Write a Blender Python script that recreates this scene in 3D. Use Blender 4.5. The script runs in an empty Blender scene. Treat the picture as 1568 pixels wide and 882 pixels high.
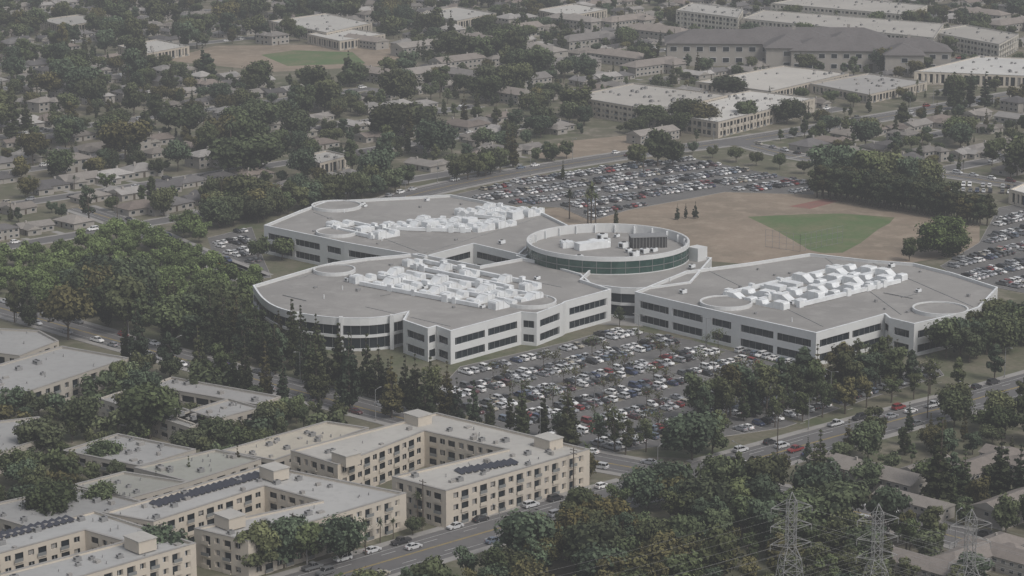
import bpy,math,random
import numpy as np
random.seed(7); rng=np.random.default_rng(7)
R=random.uniform
# ---------------------------------------------------------------- survey: bearing/declination readings -> world metres
F=3724.;PT=math.atan(871/3724.);CP,SP=math.cos(PT),math.sin(PT);CAMH=200.
def W(u,v,h=0):
    a=(v-441)/F;x=(u-784)/F;t=(CAMH-h)/(SP+a*CP)
    return (t*x,t*(CP-a*SP)-800)
def WP(l,h=0): return [W(u,v,h) for u,v in l]
E1=math.radians(43);E2=math.radians(136)
scene=bpy.context.scene
# ---------------------------------------------------------------- materials
def mat(name,col,rough=.8,noise=None,metal=0,spec=.3,objcol=False):
    m=bpy.data.materials.new(name);m.use_nodes=True;nt=m.node_tree;N=nt.nodes;Lk=nt.links
    b=N['Principled BSDF'];b.inputs['Roughness'].default_value=rough;b.inputs['Metallic'].default_value=metal
    b.inputs['Specular IOR Level'].default_value=spec
    b.inputs['Base Color'].default_value=(*col,1)
    cur=None
    if noise:
        tc=N.new('ShaderNodeTexCoord');src=tc.outputs['Object']
        for sc,amt,c2,lo,hi in noise:
            n=N.new('ShaderNodeTexNoise');n.inputs['Scale'].default_value=sc;n.inputs['Detail'].default_value=6;n.inputs['Roughness'].default_value=.6
            Lk.new(src,n.inputs['Vector'])
            mr=N.new('ShaderNodeMapRange');mr.inputs[1].default_value=lo;mr.inputs[2].default_value=hi;mr.inputs[3].default_value=0;mr.inputs[4].default_value=amt
            Lk.new(n.outputs['Fac'],mr.inputs[0])
            mx=N.new('ShaderNodeMix');mx.data_type='RGBA'
            Lk.new(mr.outputs[0],mx.inputs[0])
            if cur is None: mx.inputs[6].default_value=(*col,1)
            else: Lk.new(cur,mx.inputs[6])
            mx.inputs[7].default_value=(*c2,1);cur=mx.outputs[2]
    if objcol:
        oi=N.new('ShaderNodeObjectInfo')
        mx=N.new('ShaderNodeMix');mx.data_type='RGBA';mx.blend_type='MULTIPLY';mx.inputs[0].default_value=1
        if cur: Lk.new(cur,mx.inputs[6])
        else: mx.inputs[6].default_value=(*col,1)
        Lk.new(oi.outputs['Color'],mx.inputs[7]);cur=mx.outputs[2]
    if cur: Lk.new(cur,b.inputs['Base Color'])
    return m
M={}
M['ground']=mat('yard_ground',(.15,.135,.10),.95,[(.02,.9,(.09,.10,.055),.4,.6),(.09,.8,(.25,.22,.18),.5,.66),(.5,.5,(.08,.08,.05),.45,.7)])
M['lawn']=mat('lawn_grass',(.09,.105,.055),.95,[(.05,.95,(.165,.148,.11),.36,.58),(.6,.5,(.05,.065,.03),.4,.7)])
M['infield']=mat('green_turf',(.10,.15,.06),.95,[(.06,.9,(.17,.165,.095),.42,.65),(.5,.5,(.07,.11,.045),.4,.7)])
M['dry']=mat('dry_grass',(.27,.215,.165),.95,[(.025,.9,(.20,.165,.125),.4,.62),(.12,.7,(.33,.27,.21),.48,.66),(.7,.5,(.15,.13,.095),.5,.75)])
M['red']=mat('red_dirt',(.25,.12,.10),.95,[(.2,.6,(.2,.13,.11),.4,.6)])
M['asphalt']=mat('asphalt',(.125,.122,.122),.9,[(.03,.6,(.155,.15,.148),.4,.65),(.4,.5,(.09,.09,.09),.5,.7)])
M['lot']=mat('parking_asphalt',(.125,.122,.12),.9,[(.04,.8,(.16,.155,.15),.4,.62),(.5,.6,(.085,.083,.082),.5,.7)])
M['conc']=mat('concrete',(.3,.29,.275),.9,[(.15,.6,(.22,.21,.2),.4,.65)])
M['wline']=mat('white_road_paint',(.6,.6,.58),.7,[(.5,.5,(.35,.35,.34),.5,.6)])
M['yline']=mat('yellow_road_paint',(.45,.32,.05),.7,[(.5,.5,(.25,.2,.08),.5,.6)])
M['white']=mat('white_panel_wall',(.60,.61,.61),.6,[(.08,.35,(.5,.5,.49),.45,.65),(1.2,.25,(.46,.46,.45),.5,.7)])
M['white2']=mat('white_galvanised_duct',(.72,.74,.75),.5,[(.3,.5,(.5,.51,.51),.45,.65)])
M['roofg']=mat('gravel_roof',(.29,.28,.268),.95,[(.03,.9,(.24,.232,.222),.4,.6),(.15,.6,(.345,.333,.318),.5,.68),(1.0,.4,(.19,.185,.175),.55,.7)])
M['glass']=mat('dark_window_glass',(.012,.018,.024),.12,[(.15,.7,(.028,.036,.042),.45,.55)],spec=.4)
M['gglass']=mat('green_curtain_glass',(.018,.055,.046),.12,[(.25,.8,(.04,.085,.072),.45,.55)],spec=.6)
M['mull']=mat('window_mullion',(.2,.21,.21),.5,[(1,.3,(.15,.15,.15),.4,.6)])
M['cream']=mat('cream_stucco',(.52,.468,.395),.85,[(.1,.5,(.43,.40,.355),.4,.65),(1,.3,(.36,.335,.295),.5,.72)],objcol=True)
M['roofl']=mat('coated_flat_roof',(.42,.408,.38),.9,[(.04,.6,(.35,.34,.32),.4,.6),(.5,.35,(.28,.27,.25),.5,.7)],objcol=True)
M['metal']=mat('grey_metal',(.3,.3,.3),.5,[(1,.4,(.2,.2,.2),.4,.6)],metal=.3)
M['steel']=mat('weathered_tower_steel',(.27,.27,.27),.7,[(1,.4,(.2,.2,.2),.4,.6)])
M['dark']=mat('dark_louvre',(.045,.045,.047),.6,[(1,.4,(.07,.07,.07),.4,.6)])
M['solar']=mat('solar_panel',(.035,.037,.05),.25,[(.8,.4,(.05,.05,.065),.4,.6)],spec=.6)
M['shingle']=mat('roof_shingle',(.23,.22,.21),.9,[(.25,.7,(.17,.162,.155),.4,.65),(2,.5,(.14,.133,.127),.5,.7)],objcol=True)
M['stucco']=mat('house_stucco',(.33,.31,.285),.85,[(.3,.5,(.26,.245,.22),.4,.65)])
M['bark']=mat('bark',(.1,.082,.066),.95,[(2,.7,(.06,.05,.04),.4,.6)])
M['paint']=mat('car_paint',(.85,.85,.85),.3,[(3,.12,(.6,.6,.6),.5,.7)],objcol=True,spec=.5)
M['cglass']=mat('car_glass',(.015,.017,.02),.08,[(1,.2,(.03,.03,.03),.4,.6)],spec=.7)
M['tyre']=mat('tyre_rubber',(.02,.02,.02),.8,[(3,.3,(.03,.03,.03),.4,.6)])
M['lampr']=mat('tail_lamp',(.3,.02,.02),.3,[(3,.2,(.2,.02,.02),.4,.6)])
M['lampw']=mat('head_lamp',(.7,.7,.7),.2,[(3,.2,(.5,.5,.5),.4,.6)])
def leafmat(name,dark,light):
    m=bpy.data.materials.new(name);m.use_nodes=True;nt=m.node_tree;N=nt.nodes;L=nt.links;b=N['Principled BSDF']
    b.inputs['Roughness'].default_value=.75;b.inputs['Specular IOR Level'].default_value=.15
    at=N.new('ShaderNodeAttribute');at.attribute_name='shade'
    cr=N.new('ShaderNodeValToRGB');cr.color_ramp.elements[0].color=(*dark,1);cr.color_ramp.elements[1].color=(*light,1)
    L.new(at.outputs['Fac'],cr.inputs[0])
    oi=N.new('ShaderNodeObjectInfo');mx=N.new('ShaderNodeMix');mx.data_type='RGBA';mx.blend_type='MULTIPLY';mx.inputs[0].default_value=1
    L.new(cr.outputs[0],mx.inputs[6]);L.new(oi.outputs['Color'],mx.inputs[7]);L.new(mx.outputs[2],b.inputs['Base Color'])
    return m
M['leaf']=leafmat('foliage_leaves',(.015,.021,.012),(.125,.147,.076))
# ---------------------------------------------------------------- mesh builder
class MB:
    def __init__(s): s.v=[];s.f=[];s.m=[];s.mats=[]
    def mi(s,k):
        if k not in s.mats: s.mats.append(k)
        return s.mats.index(k)
    def add(s,vs,fs,k):
        o=len(s.v);s.v+=vs;i=s.mi(k)
        for f in fs: s.f.append([o+j for j in f]);s.m.append(i)
    def hexa(s,a,b,c,d,z0,z1,k):
        vs=[(p[0],p[1],z0) for p in (a,b,c,d)]+[(p[0],p[1],z1) for p in (a,b,c,d)]
        s.add(vs,[(3,2,1,0),(4,5,6,7),(0,1,5,4),(1,2,6,5),(2,3,7,6),(3,0,4,7)],k)
    def box(s,x,y,z0,z1,lx,ly,ang,k,tx=1.,ty=1.):
        c,n=math.cos(ang),math.sin(ang)
        def P(a,b): return (x+a*c-b*n,y+a*n+b*c)
        q=[(-lx/2,-ly/2),(lx/2,-ly/2),(lx/2,ly/2),(-lx/2,ly/2)]
        vs=[(*P(a,b),z0) for a,b in q]+[(*P(a*tx,b*ty),z1) for a,b in q]
        s.add(vs,[(3,2,1,0),(4,5,6,7),(0,1,5,4),(1,2,6,5),(2,3,7,6),(3,0,4,7)],k)
    def prism(s,poly,z0,z1,k,ktop=None,sides=True):
        n=len(poly);vs=[(p[0],p[1],z0) for p in poly]+[(p[0],p[1],z1) for p in poly]
        if sides: s.add(vs,[(i,(i+1)%n,(i+1)%n+n,i+n) for i in range(n)],k)
        s.add([(p[0],p[1],z1) for p in poly],[tuple(range(n))],ktop or k)
    def sheet(s,poly,z,k): s.add([(p[0],p[1],z) for p in poly],[tuple(range(len(poly)))],k)
    def prof(s,x,y,z,ang,pr,w,k):
        c,n=math.cos(ang),math.sin(ang);m=len(pr);vs=[]
        for side in (-w/2,w/2):
            for a,h in pr: vs.append((x+a*c-side*n,y+a*n+side*c,z+h))
        s.add(vs,[tuple(range(m)),tuple(range(2*m-1,m-1,-1))]+[(i+m,(i+1)%m+m,(i+1)%m,i) for i in range(m)],k)
    def rod(s,a,b,r,k,n=4):
        a=np.array(a,float);b=np.array(b,float);d=b-a;d/=np.linalg.norm(d)+1e-9
        u=np.cross(d,(0,0,1) if abs(d[2])<.9 else (1,0,0));u/=np.linalg.norm(u);w=np.cross(d,u)
        vs=[]
        for p,rr in ((a,r),(b,r if not isinstance(r,tuple) else r[1])):
            rr=rr[0] if isinstance(rr,tuple) else rr
            for i in range(n):
                t=2*math.pi*i/n;vs.append(tuple(p+rr*(math.cos(t)*u+math.sin(t)*w)))
        s.add(vs,[(i,(i+1)%n,(i+1)%n+n,i+n) for i in range(n)]+[tuple(range(n)),tuple(range(2*n-1,n-1,-1))],k)
    def mesh(s,name):
        me=bpy.data.meshes.new(name);me.from_pydata(s.v,[],s.f)
        for k in s.mats: me.materials.append(M[k])
        me.polygons.foreach_set('material_index',s.m);me.update();return me
def ob(name,data=None,parent=None,loc=(0,0,0),rz=0,sc=None,col=None,coll=None):
    o=bpy.data.objects.new(name,data);(coll or scene.collection).objects.link(o)
    o.location=loc;o.rotation_euler=(0,0,rz)
    if sc: o.scale=sc if isinstance(sc,tuple) else (sc,sc,sc)
    if col: o.color=(*col,1)
    if parent: o.parent=parent
    return o
def emp(name):
    o=bpy.data.objects.new(name,None);scene.collection.objects.link(o);return o
def area(p): return sum(p[i-1][0]*p[i][1]-p[i][0]*p[i-1][1] for i in range(len(p)))/2
def ccw(p): return p if area(p)>0 else p[::-1]
def inset(poly,d):
    n=len(poly);out=[]
    for i in range(n):
        a,b,c=poly[i-1],poly[i],poly[(i+1)%n]
        e=(b[0]-a[0],b[1]-a[1]);g=(c[0]-b[0],c[1]-b[1]);le=math.hypot(*e) or 1;lg=math.hypot(*g) or 1
        n1=(-e[1]/le,e[0]/le);n2=(-g[1]/lg,g[0]/lg)
        k=1+n1[0]*n2[0]+n1[1]*n2[1];k=max(k,.35)
        out.append((b[0]+d*(n1[0]+n2[0])/k,b[1]+d*(n1[1]+n2[1])/k))
    return out
# ---------------------------------------------------------------- occupancy mask
X0,Y0,NX,NY=-520,-330,1040,1500
mask=np.zeros((NX,NY),np.uint8)
def pip(poly,xs,ys):
    ins=np.zeros(xs.shape,bool);n=len(poly)
    for i in range(n):
        x1,y1=poly[i-1];x2,y2=poly[i]
        if y1==y2: continue
        c=((y1>ys)!=(y2>ys))&(xs<(x2-x1)*(ys-y1)/(y2-y1)+x1);ins^=c
    return ins
def fill(poly,val,grow=0):
    if grow: poly=inset(ccw(poly),-grow)
    xs=[p[0] for p in poly];ys=[p[1] for p in poly]
    a=max(0,int(min(xs)-X0)-1);b=min(NX,int(max(xs)-X0)+2);c=max(0,int(min(ys)-Y0)-1);d=min(NY,int(max(ys)-Y0)+2)
    if a>=b or c>=d: return
    gx,gy=np.meshgrid(np.arange(a,b)+X0+.5,np.arange(c,d)+Y0+.5,indexing='ij')
    ins=pip(poly,gx,gy);mask[a:b,c:d][ins]|=val
def occ(x,y,r=0,val=255):
    pts=[(0,0)] if r==0 else [(0,0),(r,0),(-r,0),(0,r),(0,-r),(r*.7,r*.7),(-r*.7,r*.7),(r*.7,-r*.7),(-r*.7,-r*.7)]
    for dx,dy in pts:
        i=int(x+dx-X0);j=int(y+dy-Y0)
        if 0<=i<NX and 0<=j<NY and mask[i,j]&val: return True
    return False
BLD,ROAD,LOT,OPEN=1,2,4,8
# ---------------------------------------------------------------- ground
g=MB();S=4000;n=24
for i in range(n):
    for j in range(n):
        x=-S+2*S*i/n;y=-S+2*S*j/n;d=2*S/n
        g.add([(x,y,0),(x+d,y,0),(x+d,y+d,0),(x,y+d,0)],[(0,1,2,3)],'ground')
ob('ground',g.mesh('ground'))
def sheet(name,poly,z,k,kerb=None,val=0):
    poly=ccw(poly);b=MB();b.sheet(poly,z,k)
    if kerb:
        q=inset(poly,-.2)
        for i in range(len(poly)):
            j=(i+1)%len(poly)
            m=((poly[i][0]+poly[j][0])/2,(poly[i][1]+poly[j][1])/2)
            if not occ(m[0],m[1],1,ROAD): b.hexa(poly[i],poly[j],q[j],q[i],0,z+.13,'conc')
    if val: fill(poly,val)
    return ob(name,b.mesh(name))
# roads ---------------------------------------------------------
def resample(pl,st):
    out=[]
    for i in range(len(pl)-1):
        a,b=pl[i],pl[i+1];L=math.hypot(b[0]-a[0],b[1]-a[1]);n=max(1,int(L/st))
        for k in range(n): out.append((a[0]+(b[0]-a[0])*k/n,a[1]+(b[1]-a[1])*k/n))
    out.append(pl[-1]);return out
def smooth(pl):
    for _ in range(2):
        o=[pl[0]]
        for a,b in zip(pl[:-1],pl[1:]): o+=[(a[0]*.75+b[0]*.25,a[1]*.75+b[1]*.25),(a[0]*.25+b[0]*.75,a[1]*.25+b[1]*.75)]
        o.append(pl[-1]);pl=o
    return pl
def nrm(pl):
    out=[]
    for i in range(len(pl)):
        a=pl[max(0,i-1)];b=pl[min(len(pl)-1,i+1)];dx,dy=b[0]-a[0],b[1]-a[1];l=math.hypot(dx,dy) or 1
        out.append((-dy/l,dx/l))
    return out
def off(pl,ns,d): return [(p[0]+n[0]*d,p[1]+n[1]*d) for p,n in zip(pl,ns)]
roads=[]
def road(name,pl,w,z,marks='double'):
    pl=resample(smooth(pl),4);ns=nrm(pl);roads.append((name,pl,ns,w,z,marks))
    l,r=off(pl,ns,w/2),off(pl,ns,-w/2);fill(l+r[::-1],ROAD)
    return pl
def dirpt(p,ang,d): return (p[0]+math.cos(ang)*d,p[1]+math.sin(ang)*d)
r1=WP([(560,868),(880,775),(1150,705),(1300,662),(1568,592)])
r1=[dirpt(r1[0],E1+math.pi,80)]+r1+[dirpt(r1[-1],E1,160)]
road('main_street',r1,17,.03)
r2=WP([(100,500),(430,592),(650,650),(900,705),(1180,752),(1450,818)])
r2=[dirpt(r2[0],E2,200)]+r2+[dirpt(r2[-1],E2+math.pi,80)]
road('cross_street',r2,13,.036)
r3=WP([(560,318),(700,280),(960,236),(1130,218)]);r3+= [dirpt(r3[-1],E1,250)]
road('back_street',r3,15,.03)
r4=WP([(1130,218),(1240,246),(1450,266),(1568,287)]);r4+= [dirpt(r4[-1],math.radians(-35),120)]
road('side_street',r4,12,.036)
r5=WP([(120,318),(200,345),(300,390),(390,425)])
road('campus_side_street',r5,11,.03)
def build_roads():
    for idx,(name,pl,ns,w,z,marks) in enumerate(roads):
        b=MB();l,r=off(pl,ns,w/2),off(pl,ns,-w/2)
        for i in range(len(pl)-1): b.add([(*r[i],z),(*r[i+1],z),(*l[i+1],z),(*l[i],z)],[(0,1,2,3)],'asphalt')
        def inother(x,y,e):
            for k,(n2,p2,_,w2,_,_) in enumerate(roads):
                if k==idx: continue
                for q in p2:
                    if (q[0]-x)**2+(q[1]-y)**2<(w2/2+e)**2: return True
            return False
        for s in (1,-1):
            a0=off(pl,ns,s*w/2);a1=off(pl,ns,s*(w/2+.2));a2=off(pl,ns,s*(w/2+2.4))
            for i in range(len(pl)-1):
                if inother(*a1[i],2.5) or inother(*a1[i+1],2.5): continue
                b.hexa(a0[i],a0[i+1],a1[i+1],a1[i],0,z+.13,'conc')
                b.hexa(a1[i],a1[i+1],a2[i+1],a2[i],0,z+.122,'conc')
        def line(o,wd,k,dash=0):
            p,q=off(pl,ns,o-wd/2),off(pl,ns,o+wd/2)
            for i in range(len(pl)-1):
                if dash and i%3: continue
                if inother(*pl[i],1) or inother(*pl[i+1],1): continue
                b.add([(*p[i],z+.012),(*p[i+1],z+.012),(*q[i+1],z+.012),(*q[i],z+.012)],[(0,1,2,3)],k)
        if marks:
            line(-.2,.15,'yline');line(.2,.15,'yline')
            if w>15:
                line(4,.15,'wline',1);line(-4,.15,'wline',1)
            line(w/2-2.4,.12,'wline');line(-w/2+2.4,.12,'wline')
        if idx<2:
            prev=inother(*pl[0],5)
            for i in range(1,len(pl)):
                cur=inother(*pl[i],5)
                if cur!=prev:
                    p=pl[i];t=math.atan2(ns[i][1],ns[i][0])
                    for k in range(int(w/1.3)):
                        o=-w/2+.9+k*1.3;b.box(p[0]+ns[i][0]*o,p[1]+ns[i][1]*o,z+.004,z+.014,.6,3,t,'wline')
                prev=cur
        ob(name,b.mesh(name))
# areas ---------------------------------------------------------
sheet('campus_lawn',WP([(150,490),(430,580),(650,640),(900,695),(1130,705),(1300,652),(1600,575),(1620,440),(1440,560),(1240,560),(960,470),(700,420),(400,330),(300,380),(200,440)]),.008,'lawn')
FD=WP([(815,322),(1000,300),(1165,285),(1290,300),(1500,345),(1500,385),(1300,418),(1090,400),(1030,365),(870,345)])
sheet('dry_field',FD,.012,'dry',val=OPEN)
sheet('green_infield',WP([(1145,332),(1230,328),(1290,327),(1370,333),(1362,342),(1345,351),(1318,372),(1290,387),(1262,388),(1240,383),(1190,354)]),.018,'infield')
sheet('red_dirt_patch',WP([(1208,316),(1265,304),(1285,308),(1240,320)]),.018,'red')
sheet('vacant_lot',WP([(810,242),(860,217),(985,205),(975,228),(900,245)]),.012,'dry',val=OPEN)
sheet('school_field',WP([(250,92),(330,70),(600,68),(640,98),(420,110)]),.012,'dry',val=OPEN)
fill(WP([(240,95),(640,100),(600,120),(400,126)]),OPEN)
sheet('school_turf',WP([(400,84),(450,77),(540,80),(560,97),(440,101)]),.018,'infield')
P1=WP([(655,615),(705,562),(870,524),(945,502),(1060,522),(1240,572),(1290,575),(1430,556),(1445,575),(1330,610),(1200,655),(930,695),(790,662)])
P2=WP([(690,300),(800,274),(960,250),(1060,243),(1250,281),(1245,298),(1110,294),(960,322),(905,338),(860,318),(780,314)])
P3=WP([(1440,408),(1500,372),(1530,318),(1568,312),(1680,350),(1680,470),(1480,432)])
P4=WP([(318,365),(385,348),(402,395),(415,425),(340,432)])
for nm,p,z in (('parking_lot',P1,.03),('parking_lot',P2,.03),('parking_lot',P3,.03),('parking_lot',P4,.03)):
    sheet(nm,p,z,'lot',kerb=True,val=LOT)
sheet('concrete_walkway',WP([(880,495),(985,500),(975,470),(930,468),(900,460),(935,480)]),.016,'conc')
# ---------------------------------------------------------------- buildings
def densify(poly,gl):
    n=len(poly);out=[];st=[]
    for i in range(n):
        out.append(poly[i])
        if i in gl:
            p0=poly[i-1] if (i-1)%n in gl else tuple(2*a-b for a,b in zip(poly[i],poly[(i+1)%n]))
            p1,p2=poly[i],poly[(i+1)%n]
            p3=poly[(i+2)%n] if (i+1)%n in gl else tuple(2*b-a for a,b in zip(p1,p2))
            st.append('g')
            for t in (1/3,2/3):
                out.append(tuple(.5*((2*b)+(-a+c)*t+(2*a-5*b+4*c-d)*t*t+(-a+3*b-3*c+d)*t**3) for a,b,c,d in zip(p0,p1,p2,p3)));st.append('g')
        else: st.append('w')
    return out,st
def wing(name,poly,h,gl,parent,mask_=True,allglass=False,z0=0,bands=None,gk='glass',rdrop=1.0):
    if mask_: fill(poly,BLD,2)
    p,st=densify(poly,gl)
    if allglass: st=['g']*len(p)
    q=inset(p,.55);wl=MB();gs=MB();rf=MB()
    gs.prism(inset(p,.5),z0,h-1.3,gk)
    rf.sheet(inset(p,.4),h-rdrop,'roofg')
    n=len(p)
    for i in range(n):
        j=(i+1)%n;a,b,c,d=p[i],p[j],q[j],q[i];L=math.hypot(b[0]-a[0],b[1]-a[1])
        if bands: bs=bands
        elif st[i]=='g': bs=[(0,.8),(4.4,5.3),(8.5,h)]
        else: bs=[(0,1.1),(3.7,5.9),(8.35,h)]
        for u,v in bs: wl.hexa(a,b,c,d,u,v,'white')
        if not bands:
            f3=lambda o,ii,k:(o[0]+(o[0]-ii[0])*k,o[1]+(o[1]-ii[1])*k)
            wl.hexa(f3(a,d,.1),f3(b,c,.1),f3(c,b,.1),f3(d,a,.1),h+.002,h+.1,'white2')
        def at(t): return (a[0]+(b[0]-a[0])*t,a[1]+(b[1]-a[1])*t),(d[0]+(c[0]-d[0])*t,d[1]+(c[1]-d[1])*t)
        for (u,v),(u2,v2) in zip(bs[:-1],bs[1:]):
            if st[i]=='w':
                if L>7: seg=[(0,min(2.,L*.2)/L),(1-min(2.,L*.2)/L,1)]
                elif L<4: seg=[(0,1)]
                else: seg=[(0,.15),(.85,1)]
                if L>30: seg.append((.5-.8/L,.5+.8/L))
                for s,e in seg:
                    (o1,i1),(o2,i2)=at(s),at(e);wl.hexa(o1,o2,i2,i1,v,u2,'white')
                m=int(L/2.6)
                for k in range(1,m):
                    (o1,i1),(o2,i2)=at(k/m-.06/L),at(k/m+.06/L)
                    f=lambda o,ii:(o[0]*.35+ii[0]*.65,o[1]*.35+ii[1]*.65)
                    wl.hexa(f(o1,i1),f(o2,i2),i2,i1,v,u2,'mull')
            else:
                (o1,i1),(o2,i2)=at(0),at(min(.5,.12/L))
                f=lambda o,ii:(o[0]*.4+ii[0]*.6,o[1]*.4+ii[1]*.6)
                wl.hexa(f(o1,i1),f(o2,i2),i2,i1,v,u2,'mull')
    ob('walls',wl.mesh(name+'_walls'),parent);ob('window_glass',gs.mesh(name+'_glass'),parent);ob('roof',rf.mesh(name+'_roof'),parent)
def circ(c,r,n=36): return [(c[0]+r*math.cos(2*math.pi*i/n),c[1]+r*math.sin(2*math.pi*i/n)) for i in range(n)]
CB=emp('office_building')
LF=ccw(WP([(387,437),(400,455),(418,468),(445,477),(480,483),(522,487),(565,487),(600,483),(625,477),(617,490),(655,503),(668,499),(690,507),(798,478),(822,480),(862,465),(866,462),(936,443),(890,428),(905,413),(800,395),(735,407),(640,388),(560,395),(510,402),(485,408)],11))
LB=ccw(WP([(404,345),(495,364),(527,371),(650,393),(725,373),(805,392),(870,345),(830,325),(690,298),(560,305),(500,308),(460,322)],11))
RW=ccw(WP([(972,447),(1083,473),(1127,483),(1250,510),(1355,481),(1362,487),(1400,496),(1478,478),(1500,470),(1528,440),(1460,418),(1400,403),(1330,398),(1240,388),(1150,402),(1050,415)],11))
wing('lf',LF,11,{0,1,2,3,4,5,6,7},CB)
wing('lb',LB,11,set(),CB)
wing('rw',RW,11,set(),CB)
LK=ccw(WP([(790,392),(888,420),(905,436),(975,442),(1058,432),(1090,395),(820,365)],10.5))
wing('link',LK,10.6,{2,3},CB)
for (u,v,r) in ((812,460,8.8),(516,354,8),(1112,462,8.8),(1440,472,9.2),(515,314,10),(512,412,7.5)):
    wing('bay',circ(W(u,v,11),r,30),11.25,set(),CB,allglass=True,bands=[(0,.8),(4.5,5.3),(8.9,11.25)],rdrop=.45)
fins=MB()
for u,v in ((522,487),(600,484),(455,480)):
    x,y=W(u,v,11);fins.box(x,y-.2,0,11.5,1.3,1.6,0,'white')
ob('facade_fins',fins.mesh('fins'),CB)
jn=MB()
for a,b in (((430,432),(560,402)),((640,395),(860,440)),((560,470),(690,500)),((650,388),(820,335)),((480,325),(640,385)),((1080,412),(1260,500)),((1260,392),(1380,482)),((1330,400),(1490,470))):
    p,q=W(*a,10),W(*b,10);L=math.hypot(q[0]-p[0],q[1]-p[1]);jn.box((p[0]+q[0])/2,(p[1]+q[1])/2,10.0,10.14,L,.3,math.atan2(q[1]-p[1],q[0]-p[0]),'metal')
ob('roof_joints',jn.mesh('joints'),CB)
RC=W(931,367,16);RR=29.6
ro=MB();nn=72
def ring(mb,r0,r1,z0,z1,k,n=nn):
    for i in range(n):
        t,s=2*math.pi*i/n,2*math.pi*(i+1)/n
        P=lambda r,a:(RC[0]+r*math.cos(a),RC[1]+r*math.sin(a))
        mb.hexa(P(r0,t),P(r1,t),P(r1,s),P(r0,s),z0,z1,k)
ring(ro,RR-.6,RR,14.4,16,'white');ring(ro,RR-.5,RR-.15,9.9,14.4,'gglass');ring(ro,RR-.6,RR,9.2,9.9,'white');ring(ro,RR-.6,RR-.2,0,9.2,'glass')
ring(ro,RR-.48,RR+.02,11.9,12.1,'mull')
ro.prism(circ(RC,RR-.65,72),12.6,12.7,'roofg')
ring(ro,RR-.8,RR-.62,12.7,15.9,'white')
for i in range(36):
    t=2*math.pi*i/36;x,y=RC[0]+(RR-.2)*math.cos(t),RC[1]+(RR-.2)*math.sin(t);ro.box(x,y,9.95,14.35,.35,.18,t,'mull')
for i in range(24):
    t=2*math.pi*(i+.5)/24;x,y=RC[0]+(RR-1.2)*math.cos(t),RC[1]+(RR-1.2)*math.sin(t);ro.box(x,y,12.7,15.6,1.0,.3,t,'white2')
ob('rotunda',ro.mesh('rotunda'),CB);fill(circ(RC,RR+1),BLD)
def duct(mb,x,y,z,ang,L,w=2.5,H=2.4):
    mb.prof(x,y,z,ang,[(0,0),(0,H*.8),(L*.03,H),(L*.36,H),(L*.62,H*.3),(L*.74,H*.3),(L*.78,H*.75),(L*.97,H*.75),(L,H*.6),(L,0)],w,'white2')
    for t in (.12,.36): 
        mb.box(x+math.cos(ang)*L*t,y+math.sin(ang)*L*t,z,z+H+.12,.16,w+.16,ang,'white')
def acunit(mb,x,y,z,ang,s=1.,k='white2'):
    mb.box(x,y,z,z+.3,2.5*s,1.9*s,ang,'metal');mb.box(x,y,z+.3,z+1.5*s,2.3*s,1.7*s,ang,k)
    c=[(x+.6*s*math.cos(t*math.pi/4),y+.6*s*math.sin(t*math.pi/4)) for t in range(8)];mb.prism(c,z+1.5*s,z+1.68*s,'dark')
    mb.box(x,y,z+.5,z+1.2*s,2.36*s,1.1*s,ang,'dark')
eq=MB()
def plant(a,b,n,L,rows=2,ang=E1,w=3.):
    e=math.atan2(b[1]-a[1],b[0]-a[0]);Lg=math.hypot(b[0]-a[0],b[1]-a[1])
    for i in range(n):
        t=i/(n-1);x=a[0]+(b[0]-a[0])*t;y=a[1]+(b[1]-a[1])*t
        for r in range(rows):
            xx,yy=dirpt((x,y),ang,r*(L+1.2)+R(-.4,.4));LL=L*R(.9,1.)
            if R(0,1)<.14:
                c0=dirpt((x,y),ang,r*(L+1.2)+L*.5);eq.box(*c0,10,10+R(2,3.2),L*R(.4,.7),w*.95,ang,'white2');eq.box(*c0,10,10.9,L*.9,w*.5,ang,'metal');eq.box(*dirpt(c0,ang,L*.3),10,11.6,L*.25,w*.7,ang,'white2')
                continue
            if (i+r)%2: xx,yy=dirpt((xx,yy),ang,L);duct(eq,xx,yy,10,ang+math.pi,LL,w*R(.8,1.0),R(2.3,3.))
            else: duct(eq,xx,yy,10,ang,LL,w*R(.8,1.0),R(2.3,3.))
    for r in range(rows+1):
        m=dirpt(((a[0]+b[0])/2,(a[1]+b[1])/2),ang,r*(L+1.2)-.6)
        eq.box(m[0],m[1],10.2,11.5,Lg*R(.85,1),1.3,e,'white2')
        for q in range(n//2+1): eq.box(*dirpt(m,e,R(-.48,.48)*Lg),10,12.1+R(0,.6),R(1.2,2.4),R(1.4,2.2),e,'white2')
plant(W(540,434,10),W(752,474,10),7,10.5,2,w=4.2)
plant(W(620,408,10),W(800,446,10),5,8,1,w=3.6)
plant(W(503,350,10),W(575,366,10),3,11,1,w=4.2)
plant(W(590,352,10),W(725,356,10),6,10,2,w=3.8)
plant(W(700,330,10),W(775,338,10),4,9,2,w=3.6)
plant(W(1205,474,10),W(1388,430,10),8,12.5,2,ang=E2,w=4.2)
for _ in range(150):
    P_=random.choice((LF,LB,RW,RW,LK));xs=[p[0] for p in P_];ys=[p[1] for p in P_];x,y=R(min(xs),max(xs)),R(min(ys),max(ys))
    if pip(inset(P_,4),np.array([x]),np.array([y]))[0]:
        k=R(0,1)
        if k<.25: acunit(eq,x,y,10,E1,R(.6,1))
        elif k<.7: eq.box(x,y,10,10.4+R(0,.6),R(.6,1.6),R(.6,1.2),E1,'metal')
        elif k<.85: eq.box(x,y,10.05,10.3,R(4,14),.3,random.choice((E1,E2)),'metal')
        else: eq.rod((x,y,10),(x,y,11.4),.18,'white2',6)
z=12.7
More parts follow.
